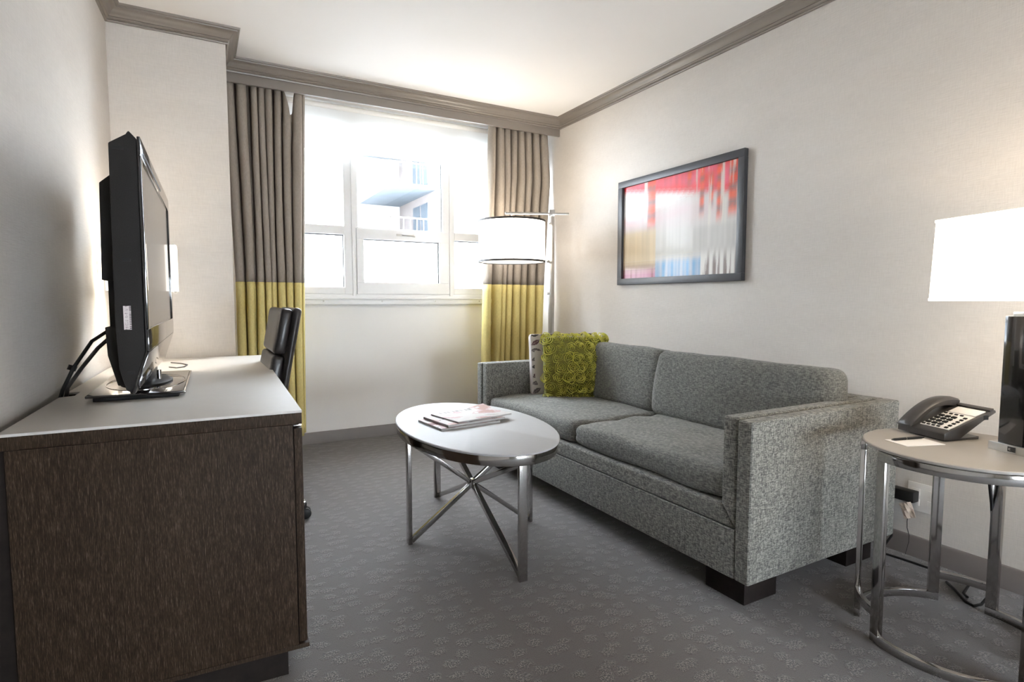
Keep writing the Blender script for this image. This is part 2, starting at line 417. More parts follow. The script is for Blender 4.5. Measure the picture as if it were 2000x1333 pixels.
# baseboards
bb = [(0, 0), (.014, 0), (.014, .060), (.011, .066), (.011, .076), (.007, .083), (0, .085)]
struct(MB().sweep([(XR, YB), (XR, YF)], bb).build('baseboard_right', 'base'))
struct(MB().sweep([(XR - .014, YF), (PX, YF)], bb).build('baseboard_far', 'base'))
struct(MB().sweep([(PX, PY), Pfl], bb).build('baseboard_pillar', 'base'))
struct(MB().sweep([(lwx(PY), PY - .014), (lwx(YB), YB)], bb).build('baseboard_left', 'base'))

# ------------------------------------------------------------------ window
win = bpy.data.objects.new('window_1', None); COL.objects.link(win); struct(win)
Y0, Y1 = YF + .005, YF + .075
def wb(name, x0, x1, z0, z1, y0=Y0, y1=Y1, mat='white_frame', bevel=.004): return MB().box((x0, y0, z0), (x1, y1, z1)).build(name, mat, win, bevel)
fr = MB().box((WX0, Y0, WZ0), (WX1, Y1, 1.10)).box((WX0, Y0, 2.31), (WX1, Y1, WZ1)).box((WX0, Y0, 1.10), (.50, Y1, 2.31)).box((2.32, Y0, 1.10), (WX1, Y1, 2.31))
fr.build('frame', 'white_frame', win, .003)
for x0, x1 in ((.965, 1.068), (1.748, 1.848)):
    wb('mullion', x0, x1, 1.10, 2.31)
    wb('cover_strip', (x0 + x1) / 2 + .004, (x0 + x1) / 2 + .030, 1.085, 2.31, Y0 - .008, Y0, bevel=.002)
for x0, x1 in ((.50, .965), (1.068, 1.748), (1.848, 2.32)):
    wb('transom', x0, x1, 1.537, 1.600)
gm = MB()
for x0, x1 in ((.50, .965), (1.068, 1.748), (1.848, 2.32)):
    MB().box((x0, Y0 + .045, 1.60), (x1, Y0 + .051, 2.31)).build('pane', 'glass', win)
for x0, x1 in ((.50, .965), (1.848, 2.32)):
    MB().box((x0, Y0 + .045, 1.15), (x1, Y0 + .051, 1.537)).build('pane', 'glass', win)
    wb('bottom_rail', x0, x1, 1.10, 1.15)
sash = MB(); sx0, sx1, sz0, sz1 = 1.054, 1.791, 1.100, 1.590
sash.box((sx0, Y0 - .012, sz0), (sx1, Y0 + .05, 1.187)).box((sx0, Y0 - .012, 1.512), (sx1, Y0 + .05, sz1))
sash.box((sx0, Y0 - .012, 1.187), (1.106, Y0 + .05, 1.512)).box((1.713, Y0 - .012, 1.187), (sx1, Y0 + .05, 1.512))
so = sash.build('hopper_sash', 'white_frame', win, .003)
MB().box((1.106, Y0 + .020, 1.187), (1.713, Y0 + .026, 1.512)).build('pane', 'glass', so)
gk = MB()
for a, b in (((1.106, Y0 + .012, 1.506), (1.713, Y0 + .020, 1.512)), ((1.707, Y0 + .012, 1.187), (1.713, Y0 + .020, 1.512)), ((1.106, Y0 + .012, 1.187), (1.713, Y0 + .02, 1.190))): gk.box(a, b)
gk.build('gasket_shadow', 'black', so)  # black strips drawn as the gasket shadows along the sash pane
gk = MB()
for x0, x1 in ((.50, .965), (1.848, 2.32)): gk.box((x0, Y0 + .03, 1.531), (x1, Y0 + .045, 1.537)).box((x1 - .004, Y0 + .03, 1.15), (x1, Y0 + .045, 1.537))
gk.box((1.744, Y0 + .03, 1.60), (1.748, Y0 + .045, 2.31)); gk.build('gasket_shadow', 'black', win)  # same shadow lines as black strips on the fixed panes
hb = MB().box((1.36, Y0 - .018, 1.545), (1.50, Y0 - .012, 1.562)); hb.tube([(1.40, Y0 - .024, 1.556), (1.43, Y0 - .034, 1.553), (1.48, Y0 - .034, 1.549), (1.50, Y0 - .028, 1.547)], .007, 8)
hb.build('handle', 'nickel', so, 0)
for sx in (.8, 1.23, 1.66, 2.05):
    MB().lathe([(.006, 0), (.006, .002), (.003, .003)], n=10).build('screw', 'nickel', win, loc=(sx, YF - .036, 1.045), rot=(pi / 2, 0, 0))
struct(MB().box((.40, YF - .035, 1.022), (2.42, YF + .01, 1.064)).box((.40, YF - .045, 1.060), (2.42, YF + .01, 1.068)).build('trim_3', 'white_frame', bevel=.002))

bl = thing('roller_blind', 'white translucent roller blind pulled a third of the way down the window', 'blind', (1.41, 4.235, 2.13))
MB().box((-.96, -.0008, .02), (.96, .0008, .29)).build('blind_sheet', 'blind', bl, smooth=0)
MB().box((-.96, -.006, -.015), (.96, .006, .02)).build('hem_bar', 'blindbar', bl, .003)
MB().lathe([(.022, -.97), (.022, .97)], n=16).build('roller_tube', 'white', bl, loc=(0, .01, .295), rot=(0, pi / 2, 0))
for sx in (-.98, .98):
    MB().box((-.006, -.03, .26), (.006, .045, .335)).build('bracket', 'white', bl, .002, loc=(sx, 0, 0))

# ------------------------------------------------------------------ outside
def building():
    Yf, Xs, Xl, Yb = 28.0, 11.0, 8.55, 34.0
    b = thing('apartment_building', 'pale apartment building with stacked balconies seen through the window', 'building', (Xs, Yf, -12))
    def P(name, mat, *boxes):
        m = MB()
        for a, c in boxes: m.box((a[0] - Xs, a[1] - Yf, a[2] + 12), (c[0] - Xs, c[1] - Yf, c[2] + 12))
        return m.build(name, mat, b, smooth=0)
    P('wall', 'bpink', ((Xs, Yf, -12), (Xs + 12, Yf + 14, 11)))
    P('wall', 'bwhite', ((3.0, Yb, -12), (Xs, Yb + 6, 11)))
    for k in range(-3, 2):
        z = 6.75 + 2.75 * k
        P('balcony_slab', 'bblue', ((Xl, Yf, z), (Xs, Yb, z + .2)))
        P('parapet', 'bwhite', ((Xl, Yf, z + .2), (Xl + .12, Yb, z + 1.25)))
        r = [((Xl, Yf, z + 1.2), (Xs, Yf + .06, z + 1.27))]
        r += [((Xl + i * .35, Yf + .01, z + .2), (Xl + i * .35 + .03, Yf + .04, z + 1.2)) for i in range(1, 7)]
        P('railing', 'bwhite', *r)
        P('glass_door', 'bglass', ((Xs - .03, Yf + 1.2, z + .25), (Xs + .01, Yf + 2.2, z + 2.3)))
        P('glass_door', 'bglass', ((Xs - .03, Yf + 2.4, z + .25), (Xs + .01, Yf + 3.5, z + 2.3)))
        P('panel', 'bwhite', ((Xl + .5, Yb - .15, z + .2), (Xl + 1.4, Yb, z + 2.6)))
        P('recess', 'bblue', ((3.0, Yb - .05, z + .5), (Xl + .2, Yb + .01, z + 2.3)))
        w = P('window', 'white_frame', ((Xs + 1.2, Yf - .06, z - 2.35), (Xs + 2.5, Yf, z - .2)))
        g = MB().box((1.3, -.08, z - 2.25 + 12), (2.4, -.05, z - .3 + 12)).build('pane', 'bglass', w, smooth=0)
        P('slab_band', 'bwhite', ((Xs, Yf - .05, z - .02), (Xs + 12, Yf, z + .18)))
    t = thing('white_tower', 'bright white tower block beyond the left window pane', 'building', (0, 22, -12))
    MB().box((-10, 0, 0), (4.6, 10, 22)).build('wall', 'bwhite', t, smooth=0)
    for i in range(7):
        MB().box((-9.8 + i * 2.1, -.18, 0), (-9.5 + i * 2.1, 0, 22)).build('pilaster', 'bwhite', t, smooth=0)
    for k in range(6):
        for i in range(7):
            MB().box((-9.2 + i * 2.1, -.04, 3 + k * 3), (-8.3 + i * 2.1, .02, 4.6 + k * 3)).build('window', 'bblue', t, smooth=0)
    r = thing('rooftop_plant_room', 'low white corrugated rooftop structure beyond the lower window panes', 'building', (4.0, 9.5, -4))
    MB().box((-1.2, .05, 0), (4.5, 4, 6.05)).build('wall', 'bwhite', r, smooth=0)
    for i in range(22):
        MB().box((-.02 + i * .2, -.02, 0), (.10 + i * .2, .05, 5.95)).build('rib', 'bwhite', r, smooth=0)
    MB().box((-1.3, -.1, 6.05), (4.6, 4.1, 6.18)).build('coping', 'bwhite', r, smooth=0)
    tag(MB().box((-60, 5, -12.2), (60, 90, -12)).build('street_ground', 'ground', smooth=0), kind='structure')
building()

# ------------------------------------------------------------------ curtains
def curtain(label, x0f, x1f, nf, yb, amp, zt, zs, zb, dips, seed, loc):
    c = thing('curtain', label, 'curtain', loc)
    nu = nf * 18
    def pt(t, z):
        x0, x1 = x0f(z), x1f(z)
        w = .9 * noise.noise(Vector((t * 3.1 + seed, z * .35, seed))) + .25 * noise.noise(Vector((t * 7 + seed, z * .9, seed + 4)))
        ph = t * nf + w * min(1, 6 * t, 6 * (1 - t)) * .8
        f = ph % 1; i = math.floor(ph)
        a = amp * (.80 + .45 * noise.noise(Vector((i * 1.7, seed, z * .4))))
        q = .74 + .10 * sin(i * 2.3 + seed)
        s = sin(pi * f / q) ** .62 if f < q else 0
        g = (f - q) / (1 - q) if f > q else 0
        y = yb - a * s - .018 * sin(pi * g) * (1 if f > q else 0) + .010 * sin(t * 7 + z * 2)
        x = x0 + (x1 - x0) * t - (.009 * sin(2 * pi * f / q) if f < q else 0)
        return (x - loc[0], y - loc[1])
    def ztop(t):
        return zt - sum(d * math.exp(-((t - c0) / w0) ** 2) for c0, w0, d in dips)
    def panel(z0f, z1f, nv, name, mat):
        vs, fs = [], []
        for j in range(nv + 1):
            for i in range(nu + 1):
                t = i / nu; z = z0f(t) + (z1f(t) - z0f(t)) * j / nv
                x, y = pt(t, z); vs.append((x, y, z - loc[2]))
        for j in range(nv):
            for i in range(nu): a = j * (nu + 1) + i; fs.append((a, a + 1, a + nu + 2, a + nu + 1))
        m = MB(); m.add(vs, fs); o = m.build(name, mat, c, smooth=60)
        so = o.modifiers.new('thick', 'SOLIDIFY'); so.thickness = .0015; so.offset = 0
        return o
    panel(lambda t: zs, ztop, 26, 'upper_panel', 'curtain')
    panel(lambda t: zb + .004 * sin(t * 40), lambda t: zs, 18, 'lower_band', 'curtain_y')
    return c
def lerp(pts):
    def f(z):
        for (a, va), (b, vb) in zip(pts, pts[1:]):
            if z <= b: return va + (vb - va) * max(0, (z - a) / (b - a))
        return pts[-1][1]
    return f
cl = curtain('left curtain by the pillar, taupe above and chartreuse below, with a sagging pleat', lerp([(.15, .215), (1.2, .215), (2.1, .19), (2.4, .185)]), lerp([(.15, .612), (1.1, .625), (2.4, .655)]),
        8, 3.965, .100, 2.385, 1.166, .16, [(.80, .042, .27), (.475, .016, .06)], 1.3, (.42, 3.92, .15))
lb = MB(); vs = []; 
for j in range(9):
    for i in range(7): vs.append((.50 + .11 * i / 6 - .42, 3.985 + .006 * sin(i * 2) - 3.92, 1.9 + .345 * j / 8 - .15 + (.02 * (i - 3) ** 2 * .4 if j == 8 else 0)))
lb.add(vs, [(j * 7 + i, j * 7 + i + 1, j * 7 + i + 8, j * 7 + i + 7) for j in range(8) for i in range(6)]); lb.build('lining', 'curtain', cl)
curtain('right curtain behind the drum floor lamp, taupe above and chartreuse below', lerp([(.15, 1.915), (1.1, 1.935), (2.4, 1.982)]), lerp([(.15, 2.435), (1.2, 2.475), (2.0, 2.525), (2.4, 2.490)]),
        8, 3.960, .092, 2.385, 1.174, .16, [(.235, .018, .06), (.60, .012, .03)], 5.1, (2.2, 3.92, .15))

# ------------------------------------------------------------------ sofa
SX0, SX1, SY0, SY1 = 1.555, 2.43, 1.204, 3.268
sofa = thing('sofa', 'grey tweed two-seat sofa with slim double-welt arms against the right wall', 'sofa', ((SX0 + SX1) / 2, (SY0 + SY1) / 2, 0))
so0 = Vector(((SX0 + SX1) / 2, (SY0 + SY1) / 2, 0))
def sp(name, m, mat='sofa', bevel=.014, seg=3): m.xf(Matrix.Translation(-so0)); return m.build(name, mat, sofa, bevel, seg)
T = .058
zb, za, zt = .105, .272, .655
sp('front_rail', MB().box((SX0, SY0 + T + .001, zb), (SX0 + .07, SY1 - T - .001, za)), bevel=.008)
sp('arm_outer', MB().box((SX0 + .0, SY0, zb), (SX1, SY0 + T, zt)), bevel=.010)
sp('arm_outer', MB().box((SX0 + .0, SY1 - T, zb), (SX1, SY1, zt)), bevel=.010)
sp('back_outer', MB().box((SX1 - T, SY0 + T + .001, zb), (SX1, SY1 - T - .001, zt)), bevel=.010)
i0, i1, zd = SY0 + T + .007, SY1 - T - .007, .352
sp('arm_inner', MB().prism([(i0, za + .004), (i0 + T, zd), (i0 + T, zt + .004), (i0, zt + .004)], 'x', SX0 + .006, SX1 - T - .004), bevel=.012)
sp('arm_inner', MB().prism([(i1, za + .004), (i1 - T, zd), (i1 - T, zt + .004), (i1, zt + .004)], 'x', SX0 + .006, SX1 - T - .004), bevel=.012)
sp('deck_rail', MB().prism([(i0 + .004, za + .004), (i1 - .004, za + .004), (i1 - T - .003, zd - .003), (i0 + T + .003, zd - .003)], 'x', SX0 + .006, SX0 + .10), bevel=.012)
sp('deck', MB().box((SX0 + .101, i0 + .02, .2), (SX1 - 2 * T - .01, i1 - .02, zd - .006)), bevel=.004)
sp('back_inner', MB().box((SX1 - 2 * T - .004, i0 + T + .002, zd), (SX1 - T - .004, i1 - T - .002, zt + .004)), bevel=.012)
ym = (i0 + i1) / 2
for k, (y0, y1) in enumerate(((i0 + T + .004, ym - .002), (ym + .002, i1 - T - .004))):
    w, d = y1 - y0, .70
    m = cushion((d, w, .105), .035, .22, .010, 7, 22, seed=k + 2)
    m.xf(Matrix.Translation(Vector((SX0 + .018 + d / 2, (y0 + y1) / 2, zd + .050)) - so0)); m.build('seat_cushion', 'sofa_soft', sofa, smooth=80)
for k, (y0, y1, xo, lean, hz) in enumerate(((i0 + T + .0, ym + .02, 2.185, 9, .345), (ym - .02 + .045, i1 - T - .01, 2.205, 8, .350))):
    w = y1 - y0
    m = cushion((.165, w, hz), .045, 0, .009, 6, 20, seed=k + 8, side_puff=.10)
    m.xf(Matrix.Translation(Vector((xo, (y0 + y1) / 2, .437 + hz / 2)) - so0) @ Matrix.Rotation(radians(lean), 4, 'Y')); m.build('back_cushion', 'sofa_soft', sofa, smooth=80)
for x, y in ((SX0 + .055, SY0 + .055), (SX0 + .055, SY1 - .225), (SX1 - .225, SY0 + .055), (SX1 - .225, SY1 - .225)):
    m = MB().box((x, y, 0), (x + .17, y + .17, zb + .002)); m.xf(Matrix.Translation(-so0)); m.build('leg', 'legwood', sofa, .003)
wl = MB()
wl.tube([(SX0 + .004, SY0 + T + .002, za + .002), (SX0 + .004, SY1 - T - .002, za + .002)], .004, 8)
sp('welt', wl, bevel=0)

# ------------------------------------------------------------------ throw pillows
def pillow_mb(w, h, t, seed): return cushion((w, h, t), .022, .55, .004, 8, 20, seed=seed, pinch=.45)
def stand(m, c, yaw, lean):
    """pillow modelled in x,y with thickness z -> standing, facing -Y, then yawed"""
    return Matrix.Translation(c) @ Matrix.Rotation(yaw, 4, 'Z') @ Matrix.Rotation(radians(90) - lean, 4, 'X')
yaw = atan2(-.32, .95)
pl = thing('throw_pillow', 'lime green square throw pillow covered in felt rosettes on the sofa', 'pillow', (2.035, 2.865, .452), 0)
g = Matrix.Translation((-2.035, -2.865, -.452)) @ stand(None, Vector((2.048, 2.872, .634)), yaw, radians(9))
m = pillow_mb(.415, .375, .115, 3); m.xf(g); m.build('pillow_body', 'lime_gap_shade', pl, smooth=80)
def rosette(seed):
    rnd = random.Random(seed); m = MB()
    for q, (r, hh) in enumerate(((.037, .011), (.0265, .016), (.016, .020), (.0065, .022))):
        n = 14; vs = []; ph = rnd.random() * 6
        for k in range(n):
            t = 2 * pi * k / n + q * .5; w = 1 + .13 * sin(3 * t + ph) + .06 * sin(7 * t + ph * 2)
            rr = r * w
            vs += [(rr * cos(t) * .97, rr * sin(t) * .97, 0), (rr * 1.0 * cos(t), rr * 1.0 * sin(t), hh * (.85 + .25 * sin(4 * t + ph))), ((rr - .0045) * cos(t), (rr - .0045) * sin(t), hh * .35)]
        fs = []
        for k in range(n):
            a, b = k * 3, ((k + 1) % n) * 3; fs += [(a, b, b + 1, a + 1), (a + 1, b + 1, b + 2, a + 2)]
        m.add(vs, fs)
    return m
protos = [rosette(s) for s in range(3)]
first = [None] * 3
for j in range(7):
    for i in range(7):
        u, v = (i - 3 + (.18 if j % 2 else -.12)) / 3.15, (j - 3) / 3.1
        u += random.uniform(-.03, .03); v += random.uniform(-.03, .03); u = max(-1.02, min(1.02, u)); v = max(-1.02, min(1.02, v))
        th = .0575 * (1 + .55 * (1 - u * u) * (1 - v * v)) * (1 - .45 * (1 - (1 - abs(min(1, abs(u))) ** 3) * (1 - abs(min(1, abs(v))) ** 3))) if True else 0
        k = (i * 5 + j * 3) % 3
        mat = g @ Matrix.Translation((u * .192, v * .186, th - .006)) @ Matrix.Rotation(-v * .45, 4, 'X') @ Matrix.Rotation(u * .45, 4, 'Y') @ Matrix.Rotation(random.random() * 6, 4, 'Z') @ Matrix.Scale(random.uniform(.92, 1.1), 4)
        if first[k] is None:
            o = protos[k].build('rosette', 'lime', pl, smooth=60); first[k] = o
        else:
            o = first[k].copy(); COL.objects.link(o); o.parent = pl
        o.matrix_local = mat
# leaf-print pillow: printed front
def leaf_col(u, v):
    bgc = lin((196, 188, 184)); best = bgc
    gx, gy = u * 8, v * 7.5
    for ox in (-1, 0, 1):
        for oy in (-1, 0, 1):
            cx, cy = math.floor(gx) + ox, math.floor(gy) + oy
            h = (int(cx) * 7 + int(cy) * 13) % 4
            a = (.6, 2.4, .1, 1.5)[(int(cx) + 2 * int(cy)) % 4] + .2 * sin(cx * 3 + cy)
            dx, dy = gx - cx - .5, gy - cy - .5
            x, y = dx * cos(a) + dy * sin(a), -dx * sin(a) + dy * cos(a)
            if (x / .60) ** 2 < 1 and abs(y) < .27 * (1 - (x / .60) ** 2):
                if abs(y) < .025: best = lin((150, 140, 140))
                else: best = lin(((74, 68, 70), (92, 84, 86), (88, 58, 66), (66, 62, 64))[h])
    return best
p2 = thing('throw_pillow', 'pale throw pillow printed with dark leaves tucked behind the lime pillow', 'pillow', (2.035, 3.035, .452), 0)
g2 = Matrix.Translation((-2.035, -3.035, -.452)) @ stand(None, Vector((2.045, 3.035, .645)), atan2(-.16, .95), radians(5))
m = cushion((.43, .385, .085), .02, .45, .003, 8, 40, seed=6, pinch=.45)
m.c = []
for f in m.f:
    c = sum((Vector(m.v[i]) for i in f), Vector()) / len(f); m.c.append(leaf_col(c.x / .43 + .5, c.y / .385 + .5))
m2 = MB(); q = sheet(leaf_col, .425, .38, 110, 100)
def zf(x, y):
    u, v = x / .215, y / .1925
    return .0425 * (1 + .45 * (1 - u * u) * (1 - v * v)) * (1 - .45 * (1 - (1 - abs(u) ** 3) * (1 - abs(v) ** 3)))
q.v = [(x, y, zf(x, y) + .0015) for x, y, z in q.v]; q.xf(g2); m.c = [lin((190, 182, 178))] * len(m.f); m.xf(g2)
m.build('pillow_body', 'leafprint', p2, smooth=80); q.build('leaf_print', 'leafprint', p2, smooth=80)

# ------------------------------------------------------------------ coffee table
ct = thing('coffee_table', 'oval chrome coffee table with a pale glass top and crossed braces', 'coffee table', (1.06, 2.285, 0), radians(-3.2))
a_, b_, zt = .555, .318, .500
MB().lathe([(0, .489), (.985, .489), (1, .4915), (1, .4975), (.99, .500), (0, .500)], n=72, sx=b_ , sy=a_).build('tabletop', 'tabletop', ct, smooth=30)
MB().shell(.935, .985, .452, .489, n=72, sx=b_, sy=a_).build('rim_rail', 'chrome', ct, .002)
lw, lt = .034, .017
legs = [(0, -.505), (0, .505), (-.292, 0), (.292, 0)]
for x, y in legs:
    w = (lw, lt) if x == 0 else (lt, lw)
    MB().box((x - w[0] / 2, y - w[1] / 2, 0), (x + w[0] / 2, y + w[1] / 2, .460)).build('leg', 'chrome', ct, .0015)
zc = .235
for (x0, y0), (x1, y1) in (((0, -.497), (0, .497)), ((-.284, 0), (.284, 0))):
    for za_, zb_ in ((.012, .445), (.445, .012)):
        MB().bar((x0, y0, za_), (x1, y1, zb_), .022, .020).build('brace', 'chrome', ct, .0015)
MB().lathe([(0, -.017), (.022, -.017), (.024, 0), (.022, .017), (0, .017)], n=16).build('hub', 'chrome', ct, loc=(0, 0, .2285))

# magazines
def mag_col(seed):
    def f(u, v):
        n1 = noise.noise(Vector((u * 3 + seed * 5, v * 3, seed))); n2 = noise.noise(Vector((u * 9, v * 9 + seed * 3, 2.0)))
        c = Vector(lin((232, 224, 220)))
        if n1 > .10: c = Vector(lin((224, 190, 186)))
        if n1 > .35: c = Vector(lin((150, 84, 84))) if seed == 0 else Vector(lin((205, 160, 150)))
        if n2 > .35: c = Vector(lin((120, 108, 104))) if seed < 2 else Vector(lin((236, 228, 224)))
        if n1 < -.35: c = Vector(lin((206, 198, 190)))
        if .86 < v < .95 and .08 < u < .7 and int(u * 26) % 2: c = c * .45
        return tuple(c * .55)
    return f
mags = (('magazine', 'bottom magazine of the stack, its grey and red cover showing at the left', 1.020, 2.335, .010, 6, 0, .500),
        ('magazine', 'middle magazine of the stack on the coffee table, white spine forward', 1.050, 2.345, .010, 8, 1, .5105),
        ('magazine', 'top magazine of the stack, pale pink cover with a lifted corner', 1.095, 2.365, .006, 11, 2, .521))
for nm, lab, x, y, th, rot, seed, z in mags:
    o = thing(nm, lab, 'magazine', (x, y, z), radians(rot), 'magazines on the coffee table')
    MB().box((-.15, -.112, .0006), (.148, .112, th - .0008)).build('pages', 'pages', o, .001)
    q = sheet(mag_col(seed), .302, .228, 34, 26, th)
    if seed == 2: q.v = [(a, b, c + max(0, (a + b - .15) * .12)) for a, b, c in q.v]
    q.build('cover', 'cover', o, smooth=60)
    MB().box((-.151, -.114, 0), (.151, .114, .0006)).build('back_cover', 'pages', o)

# ------------------------------------------------------------------ desk
DR = radians(-2.0)
DX, DY = .241, 1.625      # near right top corner
desk = thing('desk', 'dark oak desk with a pale glass top and drawers along the left wall', 'desk', (DX, DY, 0), DR)
DW, DL, DH = .646, 1.775, .75
notch = [(0, 0), (0, DL), (-DW + .085, DL), (-DW, DL - .0), (-DW, .66), (-DW + .035, .66), (-DW + .035, .575), (-DW, .555), (-DW, 0)]
notch = [(0, 0), (0, DL), (-DW, DL), (-DW, .66), (-DW + .035, .66), (-DW + .035, .575), (-DW, .555), (-DW, 0)]
MB().prism(notch, 'z', .743, DH).build('glass_top', 'desktop', desk, .0012)
MB().prism([(x * .998 - .001, y) for x, y in notch], 'z', .712, .743).build('wood_top', 'wood', desk, .001)
MB().box((-DW + .012, .002, .085), (-.024, .024, .711)).build('side_panel', 'wood', desk, .001)
MB().prism([(-DW + .011, .012), (-DW + .011, .60), (-DW - .004, .60), (-DW - .029, .012)], 'z', 0, .711).build('gap_shade_strip', 'legwood', desk)  # near-black strip that paints the shade in the gap by the wall
MB().box((-DW + .008, .60, .085), (-.024, .622, .711)).build('side_panel', 'wood', desk, .001)
MB().box((-DW + .008, DL - .03, .0), (-.03, DL - .006, .711)).build('side_panel', 'wood', desk, .001)
MB().box((-DW + .02, .625, .35), (-DW + .04, DL - .032, .711)).build('modesty_panel', 'wood', desk, .001)
MB().box((-DW + .008, .0, .073), (.004, .622, .085)).build('bottom_panel', 'wood', desk, .001)
MB().box((-DW + .008, .024, .085), (-DW + .02, .60, .711)).build('back_panel', 'wood', desk, .001)
MB().box((-DW + .03, .012, 0), (-.052, .60, .073)).build('plinth', 'legwood', desk, .001)
d = MB().box((-.022, .001, .092), (-.001, .620, .700)).build('door', 'wood', desk, .001)
MB().box((-.020, .03, .700), (.001, .590, .704)).build('edge_pull', 'nickel', d, .0008)

# ------------------------------------------------------------------ television
TV = thing('television', 'black flat-screen television seen edge-on on the desk', 'television', (-.160, 2.31, DH), radians(-1.2))
hw = .53
prof = [(.048, 1.468), (.030, 1.488), (.024, 1.478), (-.014, 1.452), (-.018, .99), (-.014, .87), (.000, .812), (.014, .806), (.046, .912)]
MB().prism([(x, z - DH) for x, z in prof], 'y', -hw + .006, hw - .006).build('case', 'black_matte', TV, .004, 2)
# front bezel: frame plus slanted chin
bz = MB().box((.048, -hw, 1.425 - DH), (.056, hw, 1.474 - DH)).box((.048, -hw, .915 - DH), (.056, hw, .975 - DH)).box((.048, -hw, .975 - DH), (.056, -hw + .045, 1.425 - DH)).box((.048, hw - .045, .975 - DH), (.056, hw, 1.425 - DH))
bz.prism([(.056, .915 - DH), (.047, .915 - DH), (.012, .806 - DH), (.020, .804 - DH)], 'y', -hw, hw)
bz.build('bezel', 'black_gloss', TV, .0025)
MB().box((.046, -hw + .045, .975 - DH), (.0515, hw - .045, 1.425 - DH)).build('screen', 'screen', TV)
MB().box((.0555, -hw + .06, 1.438 - DH), (.0568, .10, 1.446 - DH)).build('speaker_slot', 'black', TV)
MB().prism([(-.018, 1.395 - DH), (-.050, 1.365 - DH), (-.055, 1.105 - DH), (-.018, 1.105 - DH)], 'y', -hw + .10, hw - .10).build('rear_housing', 'black_matte', TV, .003)
MB().box((-.044, -hw + .12, .970 - DH), (-.018, hw - .12, 1.105 - DH)).build('rear_recess', 'black_matte', TV, .002)
MB().prism([(-.018, .978 - DH), (-.053, .978 - DH), (-.050, .90 - DH), (-.030, .815 - DH), (-.006, .815 - DH)], 'y', -hw + .10, hw - .10).build('rear_housing', 'black_matte', TV, .003)
for zc_, x0, x1 in ((1.437, -.006, .018), (1.152, .004, .022), (.856, .004, .020)):
    MB().box((x0, -hw + .0045, zc_ - DH), (x1, -hw + .008, zc_ + .008 - DH)).build('side_slot', 'black', TV)
def bars(u, v):
    c = lin((214, 205, 204))
    if u > .72 and int(v * 24 + (3 * v) ** 2) % 2: c = lin((90, 80, 84))
    elif .2 < u < .6 and int(v * 40) % 3 == 0 and noise.noise(Vector((u * 20, v * 40, 1))) > -.1: c = lin((150, 132, 138))
    return c
q = sheet(bars, .017, .062, 12, 60); q.xf(Matrix.Translation((.010, -hw + .0035, 1.005 - DH)) @ Matrix.Rotation(pi / 2, 4, 'X')); q.build('label_sticker', 'sticker', TV, smooth=0)['label'] = 'white barcode sticker'
MB().box((-.115, -.262, .0), (.105, .30, .012)).build('base_foot', 'black', TV, .002)
MB().box((-.132, -.275, .012), (.118, .315, .020)).build('base_plate', 'black_gloss', TV, .003, 2)
MB().box((.118, -.272, .010), (.124, .312, .019)).build('base_trim', 'chrome', TV, .002)
MB().shell(.985, 1.0, .0205, .0222, n=64, sx=.115, sy=.215).build('swivel_ring', 'chrome', TV)
MB().lathe([(.95, .020), (.95, .026), (.80, .034), (0, .036)], n=40, sx=.080, sy=.15).build('swivel', 'black', TV)
MB().box((-.040, -.13, .033), (.022, .13, .095)).build('neck', 'black', TV, .008)
MB().lathe([(.007, .022), (.007, .066)], n=16).build('neck_post', 'chrome', TV, loc=(.040, -.06, 0))
cb = MB().tube([(-.235, 2.18, .965), (-.30, 2.24, .92), (-.345, 2.20, .84), (-.376, 2.205, .77), (-.384, 2.215, .745)], .0055, 8)
tag(cb.build('television_cable', 'black'), 'thick black cable from the back of the television into the desk slot', 'cable')
cb = MB().tube([(-.232, 2.16, .945), (-.28, 2.20, .90), (-.33, 2.24, .835), (-.368, 2.235, .775), (-.374, 2.245, .745)], .006, 8)
k_ = cb.build('power_cable', 'phone'); tag(k_, 'grey cable with a small clip, leaning beside the black television cable', 'cable')
MB().shell(.008, .012, -.008, .008, n=12).build('clip', 'phone', k_, loc=(-.352, 2.225, .838), rot=(0, .4, .3))
cb = MB().tube([(-.12, 2.95, .753), (-.09, 2.90, .753), (-.06, 2.93, .753), (-.05, 3.02, .753), (-.08, 3.10, .753), (-.12, 3.16, .753)], .0025, 6)
tag(cb.build('thin_cord', 'phone'), 'thin grey cord lying on the desk behind the television', 'cable')

# wall lamp on the left wall
sc = thing('wall_lamp', 'lit wall lamp with a cream box shade half hidden behind the television', 'lamp', (lwx(3.0), 3.0, 1.19))
MB().box((0, -.03, -.05), (.010, .03, .03)).build('back_plate', 'white', sc, .002)
MB().bar((.012, 0, -.02), (.17, 0, -.02), .016, .016).build('arm', 'nickel', sc, .002)
sm_ = MB()
for x0, x1, y0, y1 in ((.03, .292, -.075, -.072), (.03, .292, .072, .075), (.289, .292, -.072, .072)): sm_.box((x0, y0, -.098), (x1, y1, .104))
sm_.build('box_shade', 'sconce', sc)
for x in (.045, .280):
    for z in (-.100, .106):
        for y in (-.066, .066): MB().lathe([(.005, -.006), (.005, .006)], n=10).build('finial', 'nickel', sc, loc=(x, y, z))
def lamp_light(name, parent, loc, power, col, r=.05):
    L = bpy.data.lights.new(name, 'POINT'); L.energy = power; L.color = col; L.shadow_soft_size = r
    o = bpy.data.objects.new(name, L); COL.objects.link(o); o.location = loc
    if parent: o.parent = parent
    return o
lamp_light('bulb', sc, (.17, 0, .02), 3.0, lin((255, 240, 220)), .02)

# ------------------------------------------------------------------ office chair
ch = thing('office_chair', 'black leather office chair on casters pulled up to the desk', 'chair', (.125, 2.86, 0), 0)
lean = radians(11)
def backmat(): return Matrix.Translation((.118, 0, .50)) @ Matrix.Rotation(lean, 4, 'Y')
